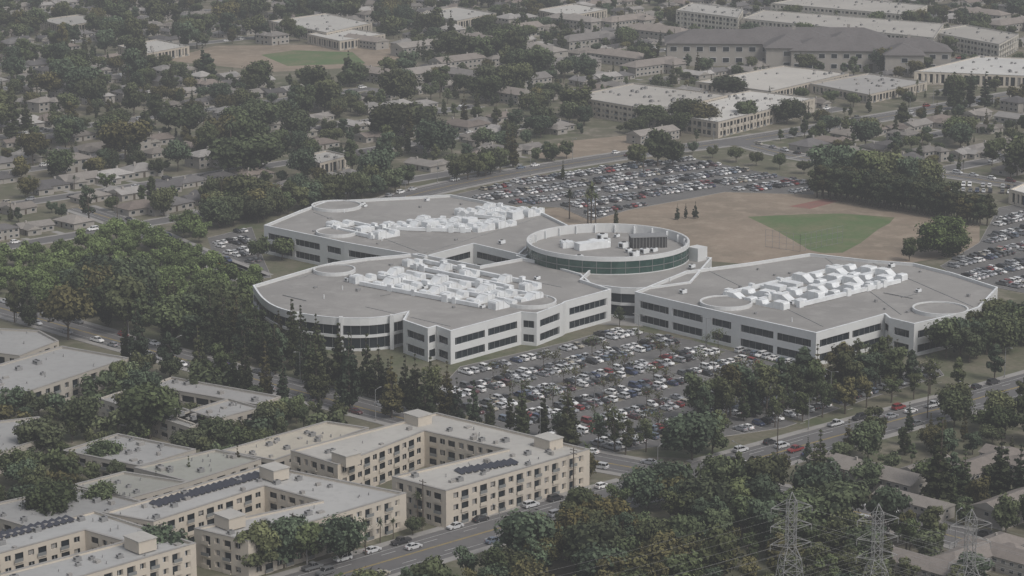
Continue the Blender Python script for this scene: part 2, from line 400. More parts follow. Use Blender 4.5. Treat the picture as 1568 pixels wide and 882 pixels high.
for i in range(14):
    t=R(0,6.28);r=R(4,22);acunit(eq,RC[0]+r*math.cos(t),RC[1]+r*math.sin(t),z,E1,R(.8,1.5))
x,y=W(992,372,14);eq.box(x,y,z,z+4.0,13,6,.15,'dark');eq.box(x,y,z+4.0,z+4.25,13.6,6.6,.15,'metal')
for i in range(11):
    px_,py_=dirpt((x,y),.15,-6+i*1.2);eq.box(*dirpt((px_,py_),.15-math.pi/2,3.06),z,z+3.95,.16,.1,.15,'metal')
x2,y2=W(905,375,14);eq.box(x2,y2,z,z+2.6,12,4,.5,'white2');duct(eq,*W(860,378,13),z,.3,12,3,2.2);duct(eq,*W(930,378,13),z,2.2,10,3,2.2)
x,y=W(1068,388,12);eq.box(x,y,0,14.5,5,5,E1,'white')
ob('rooftop_mechanical_plant',eq.mesh('plant'),CB)

def apt(name,poly,h,floors,col=(1,1,1),rcol=(1,1,1),pat=(('w',1.7,1.1),('b',2.4,1.3)),par=.5,vents=10,t=.6,grow=1.5):
    poly=ccw(poly);fill(poly,BLD,grow);e=emp(name);w=MB();gl=MB();rf=MB()
    q=inset(poly,t);gl.prism(inset(poly,t-.04),0,h-par-.2,'glass');rf.sheet(inset(poly,t-.1),h-par,'roofl')
    fh=(h-par)/floors;sill,head=.95,fh-.6;n=len(poly)
    for i in range(n):
        j=(i+1)%n;a,b,c,d=poly[i],poly[j],q[j],q[i];L=math.hypot(b[0]-a[0],b[1]-a[1])
        def at(s): return (a[0]+(b[0]-a[0])*s,a[1]+(b[1]-a[1])*s),(d[0]+(c[0]-d[0])*s,d[1]+(c[1]-d[1])*s)
        def sl(s,e_,z0,z1,k='cream'):
            (o1,i1),(o2,i2)=at(s/L),at(e_/L);w.hexa(o1,o2,i2,i1,z0,z1,k)
        ops=[];x=1.0;k=i
        while True:
            ty,ww,pw=pat[k%len(pat)]
            if x+ww>L-1: break
            ops.append((ty,x,x+ww));x+=ww+pw;k+=1
        sh=(L-1-(x-(pw if ops else 0)))/2 if ops else 0
        ops=[(ty,s+sh,e_+sh) for ty,s,e_ in ops]
        for f in range(floors):
            zb=f*fh;zt=zb+fh if f<floors-1 else h
            sl(0,L,zb+head,zt);sl(0,L,zb,zb+.12)
            prev=0
            for ty,s,e_ in ops:
                sl(prev,s,zb+.12,zb+head);prev=e_
                if ty=='w': sl(s,e_,zb+.12,zb+sill)
                else:
                    (o1,i1),(o2,i2)=at(s/L),at(e_/L)
                    ox,oy=(o1[0]-i1[0])*.6,(o1[1]-i1[1])*.6
                    w.hexa((o1[0]+ox,o1[1]+oy),(o2[0]+ox,o2[1]+oy),o2,o1,zb+.05,zb+.25,'cream')
                    w.hexa((o1[0]+ox,o1[1]+oy),(o2[0]+ox,o2[1]+oy),(o2[0]+ox*.8,o2[1]+oy*.8),(o1[0]+ox*.8,o1[1]+oy*.8),zb+.25,zb+1.1,'cream' if (i+f)%2 else 'mull')
                if ty=='w':
                    m=(s+e_)/2;(o1,i1),(o2,i2)=at((m-.05)/L),at((m+.05)/L)
                    f2=lambda o,ii:(o[0]*.3+ii[0]*.7,o[1]*.3+ii[1]*.7);w.hexa(f2(o1,i1),f2(o2,i2),i2,i1,zb+sill,zb+head,'white')
                    if R(0,1)<.4:
                        (o1,i1),(o2,i2)=at((s+.1)/L),at((s+(e_-s)*R(.45,.95))/L);w.hexa(f2(o1,i1),f2(o2,i2),i2,i1,zb+sill+R(0,.5),zb+head-.05,'conc')
            sl(prev,L,zb+.12,zb+head)
        if L>12 and par>0:
            f3=lambda o,ii,k:(o[0]+(o[0]-ii[0])*k,o[1]+(o[1]-ii[1])*k)
            w.hexa(f3(a,d,.12),f3(b,c,.12),f3(c,b,.05),f3(d,a,.05),h+.002,h+.14,'conc')
    xs=[p[0] for p in poly];ys=[p[1] for p in poly];ip=inset(poly,2.0);c_=0;u=MB()
    for _ in range(vents*6):
        x,y=R(min(xs),max(xs)),R(min(ys),max(ys))
        if pip(ip,np.array([x]),np.array([y]))[0]:
            c_+=1;k=R(0,1)
            if k<.35: acunit(u,x,y,h-par,E1,R(.5,.8),'metal')
            elif k<.75: u.rod((x,y,h-par),(x,y,h-par+R(.5,1)),R(.1,.25),'metal',6)
            else: u.box(x,y,h-par,h-par+R(.4,1),R(.8,2),R(.8,1.6),E1,'conc')
        if c_>=vents: break
    o=[ob('walls',w.mesh(name+'w'),e),ob('windows',gl.mesh(name+'g'),e),ob('roof',rf.mesh(name+'r'),e)]
    if c_: o.append(ob('rooftop_vents',u.mesh(name+'u'),e))
    o[0].color=(*col,1);o[2].color=(*rcol,1)
    return e
def solar(par,a,b,h,rows=3):
    s=MB();L=math.hypot(b[0]-a[0],b[1]-a[1]);ang=math.atan2(b[1]-a[1],b[0]-a[0])
    n=int(L/1.9)
    for i in range(n):
        x,y=a[0]+(b[0]-a[0])*(i+.5)/n,a[1]+(b[1]-a[1])*(i+.5)/n
        s.prof(x,y,h+.15,ang,[(-.75,.1),(-.75,.16),(.6,.75),(.6,.69)],4.4,'solar')
        s.box(x+.4*math.cos(ang),y+.4*math.sin(ang),h,h+.75,.1,3.8,ang,'metal')
    ob('solar_panels',s.mesh('solar'),par)
A=apt('apartment_building',WP([(445,690),(668,632),(903,688),(683,752),(600,730),(775,688),(650,660),(517,712)],10),10,3,vents=40)
solar(A,W(700,722,10),W(790,706,10),9.5)
B=apt('apartment_building',WP([(157,788),(405,715),(622,758),(380,832),(297,812),(490,770),(405,747),(235,802)],9),9.5,3,vents=40,rcol=(.92,.94,.98))
solar(B,W(235,775,9),W(400,728,9),9.0)
C=apt('apartment_building',WP([(-90,848),(145,785),(300,835),(60,905),(-30,890),(190,832),(130,815),(-40,862)],9),9.5,3,vents=30,rcol=(.9,.93,.98))
solar(C,W(-20,828,9),W(110,796,9),9.0)
for P_,(u,v) in ((A,(530,700)),(A,(840,676)),(B,(352,795)),(B,(420,722)),(C,(215,830)),(A,(640,640))):
    s=MB();x,y=W(u,v,11);s.box(x,y,9.3,12.2,5,6,E1,'cream');s.box(x,y,12.2,12.45,5.4,6.4,E1,'roofl');ob('stair_tower',s.mesh('st'),P_)
gy=(.8,.82,.86)
wpat=(('b',3.0,2.0),('w',1.8,1.6))
lowc=(.8,.82,.85)
for nm,pl,h,fl,rc,pt,vn in (
 ('low_apartment_building',[(-60,500),(60,506),(90,522),(30,545),(-80,530)],5,1,gy,wpat,10),
 ('low_apartment_building',[(-60,575),(95,530),(197,548),(30,604),(-40,600)],7,2,gy,wpat,16),
 ('low_apartment_building',[(150,610),(190,597),(330,640),(290,655)],6,2,(.7,.72,.75),wpat,10),
 ('carport',[(225,590),(262,577),(430,607),(395,620)],4,1,(.75,.76,.8),(('b',5,.5),),6),
 ('low_apartment_building',[(262,637),(350,610),(400,624),(300,650)],6,2,gy,wpat,10),
 ('low_apartment_building',[(95,690),(180,664),(300,688),(215,714)],6,2,gy,wpat,14),
 ('low_apartment_building',[(205,716),(330,688),(400,703),(290,738)],6,2,(.75,.78,.75),wpat,14),
 ('low_apartment_building',[(338,690),(500,645),(565,655),(420,705)],6,2,(1.05,1,.9),wpat,18),
 ('low_apartment_building',[(-50,650),(60,638),(85,665),(-20,700)],6,2,gy,wpat,10),
 ('low_apartment_building',[(-50,780),(120,743),(235,772),(60,812)],6,2,(.7,.72,.76),wpat,18),
 ('low_apartment_building',[(100,745),(190,722),(290,738),(200,763)],6,2,(.7,.72,.7),wpat,12)):
    apt(nm,WP(pl,h),h,fl,lowc,rc,pat=pt,vents=vn)
fc=(.88,.88,.88)
apt('distant_apartment_block',WP([(872,147),(970,127),(1115,145),(1010,170)],9),9,3,fc,(1.0,.98,.96),vents=40,grow=6)
apt('distant_apartment_block',WP([(990,170),(1150,138),(1248,150),(1100,187)],8),8,2,fc,(1.35,1.35,1.35),vents=60,grow=6)
apt('distant_apartment_block',WP([(1135,28),(1170,15),(1445,36),(1430,58)],11),11,3,(1.05,1.1,1.15),(1.0,.98,.96),vents=40,grow=6)
apt('distant_apartment_block',WP([(1035,20),(1060,8),(1138,18),(1130,32)],11),13,4,(1.2,1.25,1.3),vents=20,grow=4)
apt('distant_apartment_block',WP([(1180,5),(1250,-8),(1420,8),(1380,22)],10),10,3,(1.05,1.1,1.15),(1.,.98,.96),vents=30,grow=4)
apt('distant_apartment_block',WP([(1420,48),(1480,38),(1560,52),(1530,68)],10),10,3,(1.05,1.1,1.15),(.9,.88,.86),vents=20,grow=4)
apt('distant_warehouse',WP([(1400,112),(1500,88),(1640,95),(1640,122)],6),7,1,(1.1,1.1,1.1),(1.3,1.32,1.35),vents=30,grow=8)
apt('distant_warehouse',WP([(412,32),(500,20),(570,35),(500,50)],7),7,1,(1.,1.,1.),(1.1,1.1,1.1),vents=20,grow=5)
apt('distant_warehouse',WP([(1065,125),(1200,100),(1300,112),(1180,140)],5),5,1,fc,(1.2,1.18,1.16),vents=20,grow=4)
apt('distant_warehouse',WP([(1545,290),(1568,280),(1640,290),(1620,310)],6),6,1,(1.3,1.3,1.3),(1.6,1.6,1.6),vents=5,grow=4)
apt('distant_warehouse',WP([(1240,128),(1330,112),(1420,125),(1330,145)],5),5,1,fc,(.9,.9,.92),vents=20,grow=4)
for pl,rc in (([(180,70),(240,60),(290,70),(225,82)],1.1),([(455,240),(500,230),(535,238),(490,250)],.95),([(640,20),(700,10),(760,20),(700,32)],1.),([(60,30),(120,22),(160,30),(100,40)],.9),([(470,52),(530,42),(590,52),(520,63)],1.2),([(820,15),(880,5),(930,14),(870,25)],1.2)):
    apt('distant_flat_roof_building',WP(pl,6),6,1,fc,(rc,rc,rc),vents=10,grow=4)
def house_mesh(name,L,D,hw,hr,kind='hip',wing_=None,storeys=1):
    b=MB()
    def blk(cx,cy,l,d,rot,hw,hr,kind):
        b.box(cx,cy,0,hw,l,d,rot,'stucco')
        o=.6;c,s=math.cos(rot),math.sin(rot)
        P=lambda x,y,z:(cx+x*c-y*s,cy+x*s+y*c,z)
        a,e=l/2+o,d/2+o;z0=hw-.05;r=a-e if kind=='hip' else a
        vs=[P(-a,-e,z0),P(a,-e,z0),P(a,e,z0),P(-a,e,z0),P(-r,0,z0+hr),P(r,0,z0+hr)]
        b.add(vs,[(3,2,1,0),(0,1,5,4),(2,3,4,5)],'shingle')
        b.add(vs,[(1,2,5),(3,0,4)],'shingle' if kind=='hip' else 'stucco')
        for st in range(storeys):
            for sd in (-1,1):
                n=int(l/3.2)
                for i in range(n):
                    x=(-l/2)+(i+.5)*l/n
                    if i==n//2 and st==0:
                        p=P(x,sd*(d/2+.02),0);b.box(p[0],p[1],0.05,2.15,1.0,.1,rot,'bark')
                    else:
                        p=P(x,sd*(d/2+.02),0);b.box(p[0],p[1],.85+2.7*st,2.1+2.7*st,1.7,.1,rot,'white');b.box(p[0],p[1],.93+2.7*st,2.02+2.7*st,1.54,.16,rot,'glass')
                p=P(sd*(l/2+.02),0,0);b.box(p[0],p[1],.85+2.7*st,2.1+2.7*st,.1,1.7,rot,'white');b.box(p[0],p[1],.93+2.7*st,2.02+2.7*st,.16,1.54,rot,'glass')
    blk(0,0,L,D,0,hw,hr,kind)
    if wing_: blk(wing_[0],wing_[1],wing_[2],wing_[3],math.pi/2,hw-.02,hr*.9,kind)
    b.box(L*.25,.8,hw+hr*.4,hw+hr+.7,.8,.7,0,'stucco')
    return b.mesh(name)
HM=[house_mesh('h1',15,10,2.8,2.2,'hip',(4,-5.5,9,6.5)),house_mesh('h2',17,9.5,2.8,2.0,'gable',(-4.5,-5,9,6.5)),house_mesh('h3',14,11,2.8,2.4,'hip'),
    house_mesh('h4',13,10,5.3,2.1,'hip',(4,-5,8,6),2),house_mesh('h5',16,9,2.8,1.9,'gable',(4,5,9,6.5)),house_mesh('h6',18,10,2.8,2.1,'hip',(-5,-6,8,7)),house_mesh('h7',12,9,2.8,1.8,'gable',(2,-5,7,6))]
LM=[house_mesh('l1',34,12,5.6,2.6,'gable',None,2),house_mesh('l2',42,13,5.6,2.8,'hip',(8,-8,12,10),2)]
roofcols=[(1,.97,.94),(.8,.8,.83),(1.15,1.12,1.1),(.62,.62,.65),(1.25,1.2,1.15),(.95,.84,.78),(1.3,1.3,1.3),(.5,.5,.53),(.9,.85,.8),(1.6,1.6,1.6)]
def lng(u,v,ang,k=0,s=1.,col=None,name='townhouse_row'):
    x,y=W(u,v,5);me=LM[k];L,D=(34,12) if k==0 else (42,13)
    c,n=math.cos(ang),math.sin(ang)
    fill([(x+(a*c-b*n)*s,y+(a*n+b*c)*s) for a,b in ((-L/2-1,-D/2-1),(L/2+1,-D/2-1),(L/2+1,D/2+1),(-L/2-1,D/2+1))],BLD)
    ob(name,me,None,(x,y,0),ang,s,col or random.choice(roofcols))
for u,v,a,k,s in ((1345,718,E2,0,.8),(1295,700,E2,0,.6),(1400,755,E2,0,.6),(1515,700,E1,1,.7),(1560,760,E1,0,.8),(1500,835,E1,1,.7),(1400,850,E2,0,.7),(1545,840,E2,0,.7),(1330,790,E1,0,.5),(1560,690,E2,0,.6),(1420,700,E1,0,.5)):
    lng(u,v,a,k,s,random.choice([(1,.93,.88),(.9,.83,.78),(1.1,1.05,1.0)]))
for u,v,a,k,s in ((585,112,E2,0,1),(650,110,E1,1,1),(720,115,E2,0,1),(800,122,E1,0,1),(770,140,E2,0,1),(870,95,E1,1,1),(950,85,E2,1,1),(1000,98,E1,1,1),
    (900,60,E1,1,1.1),(820,75,E2,1,1),(640,70,E1,0,1.),(1010,50,E2,1,1.2),(960,30,E1,1,1),(500,8,E1,1,1),(1500,20,E2,1,1),(1550,35,E1,1,1),(1000,200,E1,0,.8),(700,92,E1,0,1),(560,60,E2,0,.9),(880,30,E2,1,1),(730,60,E2,1,1),(790,45,E1,0,1.1)):
    lng(u,v,a,k,s,random.choice([(1.2,1.1,1.03),(1.1,1.02,.97),(1.3,1.25,1.2),(.9,.88,.88)]))
for u,v,a,k,s in ((1150,83,-.05,1,2.4),(1330,92,-.05,1,2.2),(1240,75,-.05,1,2.2)): lng(u,v,a,k,s,(.62,.6,.62))
inview=lambda x,y,m=40: abs(x)<(y+800)*784/3724+m
ca,sa=math.cos(E1),math.sin(E1)
def ins_far(x,y): return y>35 and y<1010 and inview(x,y,45)
keepw=WP([(-200,440),(0,400),(180,350),(330,385),(430,330),(640,282),(960,230),(1130,216),(1240,248),(1450,268),(1568,290),(1800,330),(1800,950),(-400,950)])
def inkeep(x,y): return pip(keepw,np.array([x]),np.array([y]))[0]
strt=MB();sideCars=[]
for vi in range(-10,24):
    v0=vi*74+7*math.sin(vi*2.3)
    for ui in range(-20,95):
        u0=ui*17
        x=u0*ca-v0*sa;y=u0*sa+v0*ca
        if ins_far(x,y) and not inkeep(x,y) and not occ(x,y,9,BLD|OPEN):
            q=[(u0-8.5,v0-4.5),(u0+8.5,v0-4.5),(u0+8.5,v0+4.5),(u0-8.5,v0+4.5)]
            q=[(a*ca-b*sa,a*sa+b*ca) for a,b in q]
            strt.sheet(q,.02,'asphalt');fill(q,ROAD)
            for s in (-1,1):
                q=[(u0-8.5,v0+s*4.5),(u0+8.5,v0+s*4.5),(u0+8.5,v0+s*6),(u0-8.5,v0+s*6)]
                q=[(a*ca-b*sa,a*sa+b*ca) for a,b in q];strt.hexa(*ccw(q),0,.14,'conc')
                if R(0,1)<.4: sideCars.append((u0+R(-5,5),v0+s*3.3))
        if ui%9==0: continue
        for s,rot in ((18,E1),(54,E1+math.pi)):
            v1=v0+s+R(-4,4);uu=u0+R(-2,2)
            x=uu*ca-v1*sa;y=uu*sa+v1*ca
            if ins_far(x,y) and not inkeep(x,y) and not occ(x,y,7,BLD|OPEN|LOT) and not occ(x,y,6,ROAD):
                if R(0,1)<.17: continue
                cc=random.choice(roofcols);f_=R(.75,1.15);cc=tuple(f_*k for k in cc)
                ob('suburban_house',random.choice(HM),None,(x,y,0),rot+random.choice((0,0,math.pi/2,math.pi))+R(-.12,.12),R(.78,1.12),cc)
                fill(circ((x,y),5.5,8),BLD)
                sgn=-1 if s==18 else 1
                q=[(uu+4,v1+sgn*6),(uu+7,v1+sgn*6),(uu+7,v0+(6 if s==18 else 66)),(uu+4,v0+(6 if s==18 else 66))]
                q=[(a*ca-b*sa,a*sa+b*ca) for a,b in q];strt.sheet(ccw(q),.016,'conc')
x,y=W(372,232,3);ob('suburban_house',HM[0],None,(x,y,0),.1,1.1,(1.7,.9,.62))
ob('residential_street',strt.mesh('resst'))
build_roads()
# ---------------------------------------------------------------- cars
def car_mesh(kind):
    b=MB()
    def loft(secs,k):
        for (x0,zl0,zt0,w0),(x1,zl1,zt1,w1) in zip(secs[:-1],secs[1:]):
            vs=[(x0,-w0,zl0),(x1,-w1,zl1),(x1,w1,zl1),(x0,w0,zl0),(x0,-w0*.93,zt0),(x1,-w1*.93,zt1),(x1,w1*.93,zt1),(x0,w0*.93,zt0)]
            b.add(vs,[(3,2,1,0),(4,5,6,7),(0,1,5,4),(2,3,7,6)],k)
        for s,o in ((secs[0],1),(secs[-1],-1)):
            x,zl,zt,w=s;f=[(x,-w,zl),(x,w,zl),(x,w*.93,zt),(x,-w*.93,zt)];b.add(f,[(3,2,1,0) if o>0 else (0,1,2,3)],k)
    def cabin(xa,xb,xc,xd,z0,z1,w0,w1):
        vs=[(xa,-w0,z0),(xd,-w0,z0),(xd,w0,z0),(xa,w0,z0),(xb,-w1,z1),(xc,-w1,z1),(xc,w1,z1),(xb,w1,z1)]
        b.add(vs,[(0,1,5,4),(1,2,6,5),(2,3,7,6),(3,0,4,7)],'cglass')
        b.hexa((xb-.05,-w1-.02),(xc+.05,-w1-.02),(xc+.05,w1+.02),(xb-.05,w1+.02),z1-.03,z1+.05,'paint')
        for sy in (-1,1):
            for (u0,u1) in ((xa,xb),(xd,xc)): b.rod((u0,sy*(w0+.005),z0),(u1,sy*(w1+.005),z1),.045,'paint')
            xm=(xb+xc)/2;b.rod((xm,sy*(w0+.0),z0),(xm,sy*(w1+.01),z1),.045,'paint')
    if kind=='sedan':
        loft([(-2.35,.4,.75,.78),(-2.2,.28,.98,.86),(-1.3,.25,1.02,.9),(.9,.25,.98,.9),(2.0,.28,.84,.86),(2.3,.35,.7,.74)],'paint');cabin(-1.75,-1.0,.25,1.05,.97,1.43,.8,.62)
    elif kind=='suv':
        loft([(-2.35,.45,1.0,.84),(-2.25,.35,1.15,.92),(.9,.33,1.12,.94),(2.1,.36,1.02,.9),(2.35,.45,.8,.8)],'paint');cabin(-2.2,-2.0,.35,1.05,1.1,1.74,.86,.7)
    elif kind=='hatch':
        loft([(-2.0,.4,.9,.78),(-1.9,.28,1.02,.86),(.8,.25,.98,.88),(1.75,.28,.86,.84),(2.0,.35,.7,.72)],'paint');cabin(-1.9,-1.5,.2,1.0,.97,1.5,.8,.64)
    else:
        loft([(-2.8,.5,1.1,.9),(-.6,.45,1.12,.95),(1.3,.45,1.12,.95),(2.6,.5,1.02,.9),(2.75,.55,.85,.82)],'paint');cabin(-.75,-.6,.7,1.3,1.1,1.8,.86,.72);b.box(-1.75,0,1.1,1.125,1.8,1.45,0,'dark')
    xe=2.75 if kind=='pickup' else 2.3 if kind!='hatch' else 1.98
    zz=.62
    for sy in (-.6,.6):
        b.box(xe-.06,sy,zz,zz+.16,.12,.34,0,'lampw');b.box(-xe-.0,sy,zz+.08,zz+.26,.1,.3,0,'lampr')
    wx=1.75 if kind=='pickup' else 1.4 if kind!='hatch' else 1.25
    for sx in (-wx,wx):
        for sy in (-1,1): b.rod((sx,sy*.68,.33),(sx,sy*.93,.33),.33,'tyre',12);b.rod((sx,sy*.9,.33),(sx,sy*.945,.33),.19,'metal',8)
    return b.mesh(kind)
CM=[car_mesh(k) for k in ('sedan','suv','hatch','pickup')]
ccols=[(.9,.9,.89)]*9+[(.6,.61,.62)]*6+[(.33,.34,.36)]*5+[(.15,.155,.16)]*4+[(.04,.04,.045)]*6+[(.28,.045,.045)]*1+[(.06,.08,.15)]*1+[(.4,.37,.3),(.17,.21,.27),(.12,.05,.055)]
ncar=0
def car(x,y,rz,z=.03,col=None):
    global ncar;ncar+=1
    ob('parked_car',random.choices(CM,(5,4,2.2,1.2))[0],None,(x,y,z),rz+(math.pi if R(0,1)<.4 else 0)+R(-.03,.03),None,col or random.choice(ccols))
for a,b in sideCars: car(a*ca-b*sa,a*sa+b*ca,E1,.02)
lotmark=MB();isl=[]
def lot(poly,ang,pitch=17.6,fillr=.9,off0=0.,stall=2.7,trees=True,z=.045):
    ip=inset(ccw(poly),2.6)
    c,s=math.cos(ang),math.sin(ang)
    us=[p[0]*c+p[1]*s for p in poly];vs=[-p[0]*s+p[1]*c for p in poly]
    v=min(vs)+off0
    while v<max(vs):
        for side in (-1,1):
            u=min(us);vc=v+side*2.75;cnt=0
            while u<max(us):
                x=u*c-vc*s;y=u*s+vc*c;A_=np.array
                if pip(ip,A_([x]),A_([y]))[0] and not occ(x,y,3,BLD|ROAD):
                    lu=u-stall/2
                    q=[(lu-.06,v+side*.2),(lu+.06,v+side*.2),(lu+.06,v+side*5.3),(lu-.06,v+side*5.3)]
                    lotmark.sheet(ccw([(a*c-b*s,a*s+b*c) for a,b in q]),z,'wline')
                    cnt+=1
                    if cnt%8==0:
                        if side==1 and trees: isl.append((x,y,u,v,c,s))
                    elif R(0,1)<fillr:
                        car(x+R(-.15,.15),y+R(-.15,.15),ang+math.pi/2,.03)
                u+=stall
        v+=pitch
lot(P1,E1,off0=4,fillr=.9);n1=ncar
lot(P2,math.radians(38),off0=6,pitch=18.5,fillr=.95,trees=False)
lot(P3,E1,off0=5,fillr=.92,trees=False);lot(P4,E1,off0=5,fillr=.9)
def along(a,b,step,prob,rot=0):
    L=math.hypot(b[0]-a[0],b[1]-a[1]);an=math.atan2(b[1]-a[1],b[0]-a[0]);n=int(L/step)
    for i in range(n):
        if R(0,1)<prob: car(*dirpt(a,an,(i+.5)*step+R(-.3,.3)),an+rot,.036)
def kerbcars(ri,side,prob,i0=0,i1=None,o_=1.15):
    name,pl,ns,w,z,mk=roads[ri];o=off(pl,ns,side*(w/2-o_));i1=i1 or len(pl)-1
    for i in range(i0,i1-1):
        if i%2 or R(0,1)>prob: continue
        x,y=o[i]
        if any(math.hypot(x-q[0],y-q[1])<w2/2+6 for k,(n2,p2,_,w2,_,_) in enumerate(roads) if k!=ri for q in p2): continue
        car(x,y,math.atan2(o[i+1][1]-y,o[i+1][0]-x),z)
kerbcars(0,1,.5);kerbcars(0,-1,.5);kerbcars(1,1,.5);kerbcars(1,-1,.5);kerbcars(2,1,.3);kerbcars(3,1,.9);kerbcars(4,1,.4)
kerbcars(0,1,.12,o_=6);kerbcars(0,-1,.12,o_=6);kerbcars(2,-1,.15,o_=5)
along(W(1130,538),W(1250,566),2.8,.9,math.pi/2);along(W(1440,292),W(1600,298),2.8,.9,math.pi/2);along(W(1450,284),W(1600,290),2.8,.9,math.pi/2)
im=MB()
for x,y,u,v,c,s in isl:
    q=[(u-1.2,v-4.8),(u+1.2,v-4.8),(u+1.2,v+4.8),(u-1.2,v+4.8)];im.prism(ccw([(a*c-b*s,a*s+b*c) for a,b in q]),0,.17,'conc','ground')
ob('parking_stall_lines',lotmark.mesh('stalls'));ob('planter_islands',im.mesh('isl'))
# ---------------------------------------------------------------- trees
def leaf_tree(name,H,clusters,nleaf,ls,trunk_r,limbs=True,core=.72,trunktop=None,seed=0):
    r_=np.random.default_rng(seed);b=MB();b.mi('leaf')
    zt=trunktop or H*.6;px=py=0;pr=trunk_r
    for i in range(4):
        z0,z1=zt*i/4,zt*(i+1)/4;nx,ny=px+r_.uniform(-.12,.12)*H*.08,py+r_.uniform(-.12,.12)*H*.08;nr=trunk_r*(1-.2*(i+1))
        b.rod((px,py,z0),(nx,ny,z1),(pr,nr),'bark',7);px,py,pr=nx,ny,nr
    if limbs:
        for c in clusters:
            z0=min(max(H*.15,c[2]-c[3]*1.4),zt);b.rod((px*z0/zt,py*z0/zt,z0),(c[0],c[1],c[2]),(trunk_r*.45,trunk_r*.12),'bark',5)
    shade=[0.]*len(b.f)
    tot=sum(c[3]**2 for c in clusters)
    zs=[c[2] for c in clusters];zmin,zmax=min(zs),max(zs)+1e-3
    for c in clusters:
        cs=r_.uniform(-.2,.2)
        if core:
            ph=r_.uniform(0,6);u_=6;rr=c[3]*core;ringn=4;vs=[]
            for i in range(1,ringn):
                th=math.pi*i/ringn
                for j in range(u_):
                    a=2*math.pi*j/u_+ph;k=rr*r_.uniform(.75,1.1);vs.append((c[0]+k*math.sin(th)*math.cos(a),c[1]+k*math.sin(th)*math.sin(a),c[2]+k*math.cos(th)*c[4]))
            vs+= [(c[0],c[1],c[2]+rr*c[4]),(c[0],c[1],c[2]-rr*c[4])]
            fs=[]
            for i in range(ringn-2):
                for j in range(u_): fs.append((i*u_+j,(i+1)*u_+j,(i+1)*u_+(j+1)%u_,i*u_+(j+1)%u_))
            t,bt=len(vs)-2,len(vs)-1
            for j in range(u_): fs.append((t,j,(j+1)%u_));fs.append((bt,(ringn-2)*u_+(j+1)%u_,(ringn-2)*u_+j))
            b.add(vs,fs,'leaf');shade+=[.1]*len(fs)  # inner core painted dark, crown shade put into the colour
        n=int(nleaf*c[3]**2/tot)
        d=r_.normal(size=(n,3));d/=np.linalg.norm(d,axis=1)[:,None]
        rad=c[3]*r_.uniform(.7,1.15,n)
        rad*=1+.18*np.sin(d[:,0]*5+c[0])*np.cos(d[:,1]*6+c[1])
        p=np.array(c[:3])+d*rad[:,None]*np.array([1,1,c[4]])
        nn_=d+r_.normal(size=(n,3))*.5+np.array([0,0,.25]);nn_/=np.linalg.norm(nn_,axis=1)[:,None]
        t1=np.cross(nn_,r_.normal(size=(n,3)));t1/=np.linalg.norm(t1,axis=1)[:,None];t2=np.cross(nn_,t1)
        sz=ls*r_.uniform(.55,1.25,n)[:,None];t1=t1*sz;t2=t2*sz*r_.uniform(.45,.9,n)[:,None]
        sh=.4+cs+.22*d[:,2]+.22*(c[2]-zmin)/(zmax-zmin)+r_.uniform(-.22,.22,n)  # sunlit tops painted in: paler on upper clump sides and higher clumps
        P4_=np.stack([p-t1-t2*.4,p+t1*.2-t2,p+t1+t2*.4,p-t1*.2+t2],1).reshape(-1,3)
        o=len(b.v);b.v+=[tuple(x) for x in P4_.tolist()];li=b.mi('leaf')
        for i in range(n): b.f.append([o+4*i,o+4*i+1,o+4*i+2,o+4*i+3]);b.m.append(li)
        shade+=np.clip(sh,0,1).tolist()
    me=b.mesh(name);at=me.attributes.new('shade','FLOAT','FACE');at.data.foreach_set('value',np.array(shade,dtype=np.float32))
    return me
def broad(name,H,Rr,seed,base=.28,n=1500,ls=.42,k=15,flat=1.,core=.72,cr_=(.28,.46)):
    r_=random.Random(seed);cl=[];zc=H*(1+base)/2;hz=H*(1-base)/2
    for i in range(k):
        for _ in range(40):
            a=r_.uniform(0,6.28);rr=Rr*math.sqrt(r_.uniform(0,1))*.78;z=zc+r_.uniform(-.78,.78)*hz
            if (rr/(Rr*.8))**2+((z-zc)/(hz*.8))**2<1: break
        cr=Rr*r_.uniform(*cr_);cl.append((rr*math.cos(a),rr*math.sin(a),min(z,H-cr*.9),cr,flat*r_.uniform(.65,.95)))
    return leaf_tree(name,H,cl,n,ls,H*.022,seed=seed,core=core)
def pine(name,H,Rr,seed,n=1500,ls=.4,core=.6,top=.1,gap=.0):
    r_=random.Random(seed);cl=[];L=12
    for i in range(L):
        t=i/(L-1);z=H*(.14+.83*t);R0=Rr*((1-t)**.85*(1 if t>.12 else .8)+top)
        m=5 if t<.35 else 3 if t<.8 else 1;ph=r_.uniform(0,6)
        for j in range(m):
            if m>1 and r_.random()<gap: continue
            a=ph+6.28*j/m+r_.uniform(-.4,.4);rr=R0*.6*r_.uniform(.6,1.3) if m>1 else 0
            cl.append((rr*math.cos(a),rr*math.sin(a),z+r_.uniform(-.4,.4),max(.35,R0*r_.uniform(.35,.52)),.7))
    return leaf_tree(name,H,cl,n,ls,H*.016,seed=seed,core=core,trunktop=H*.95)
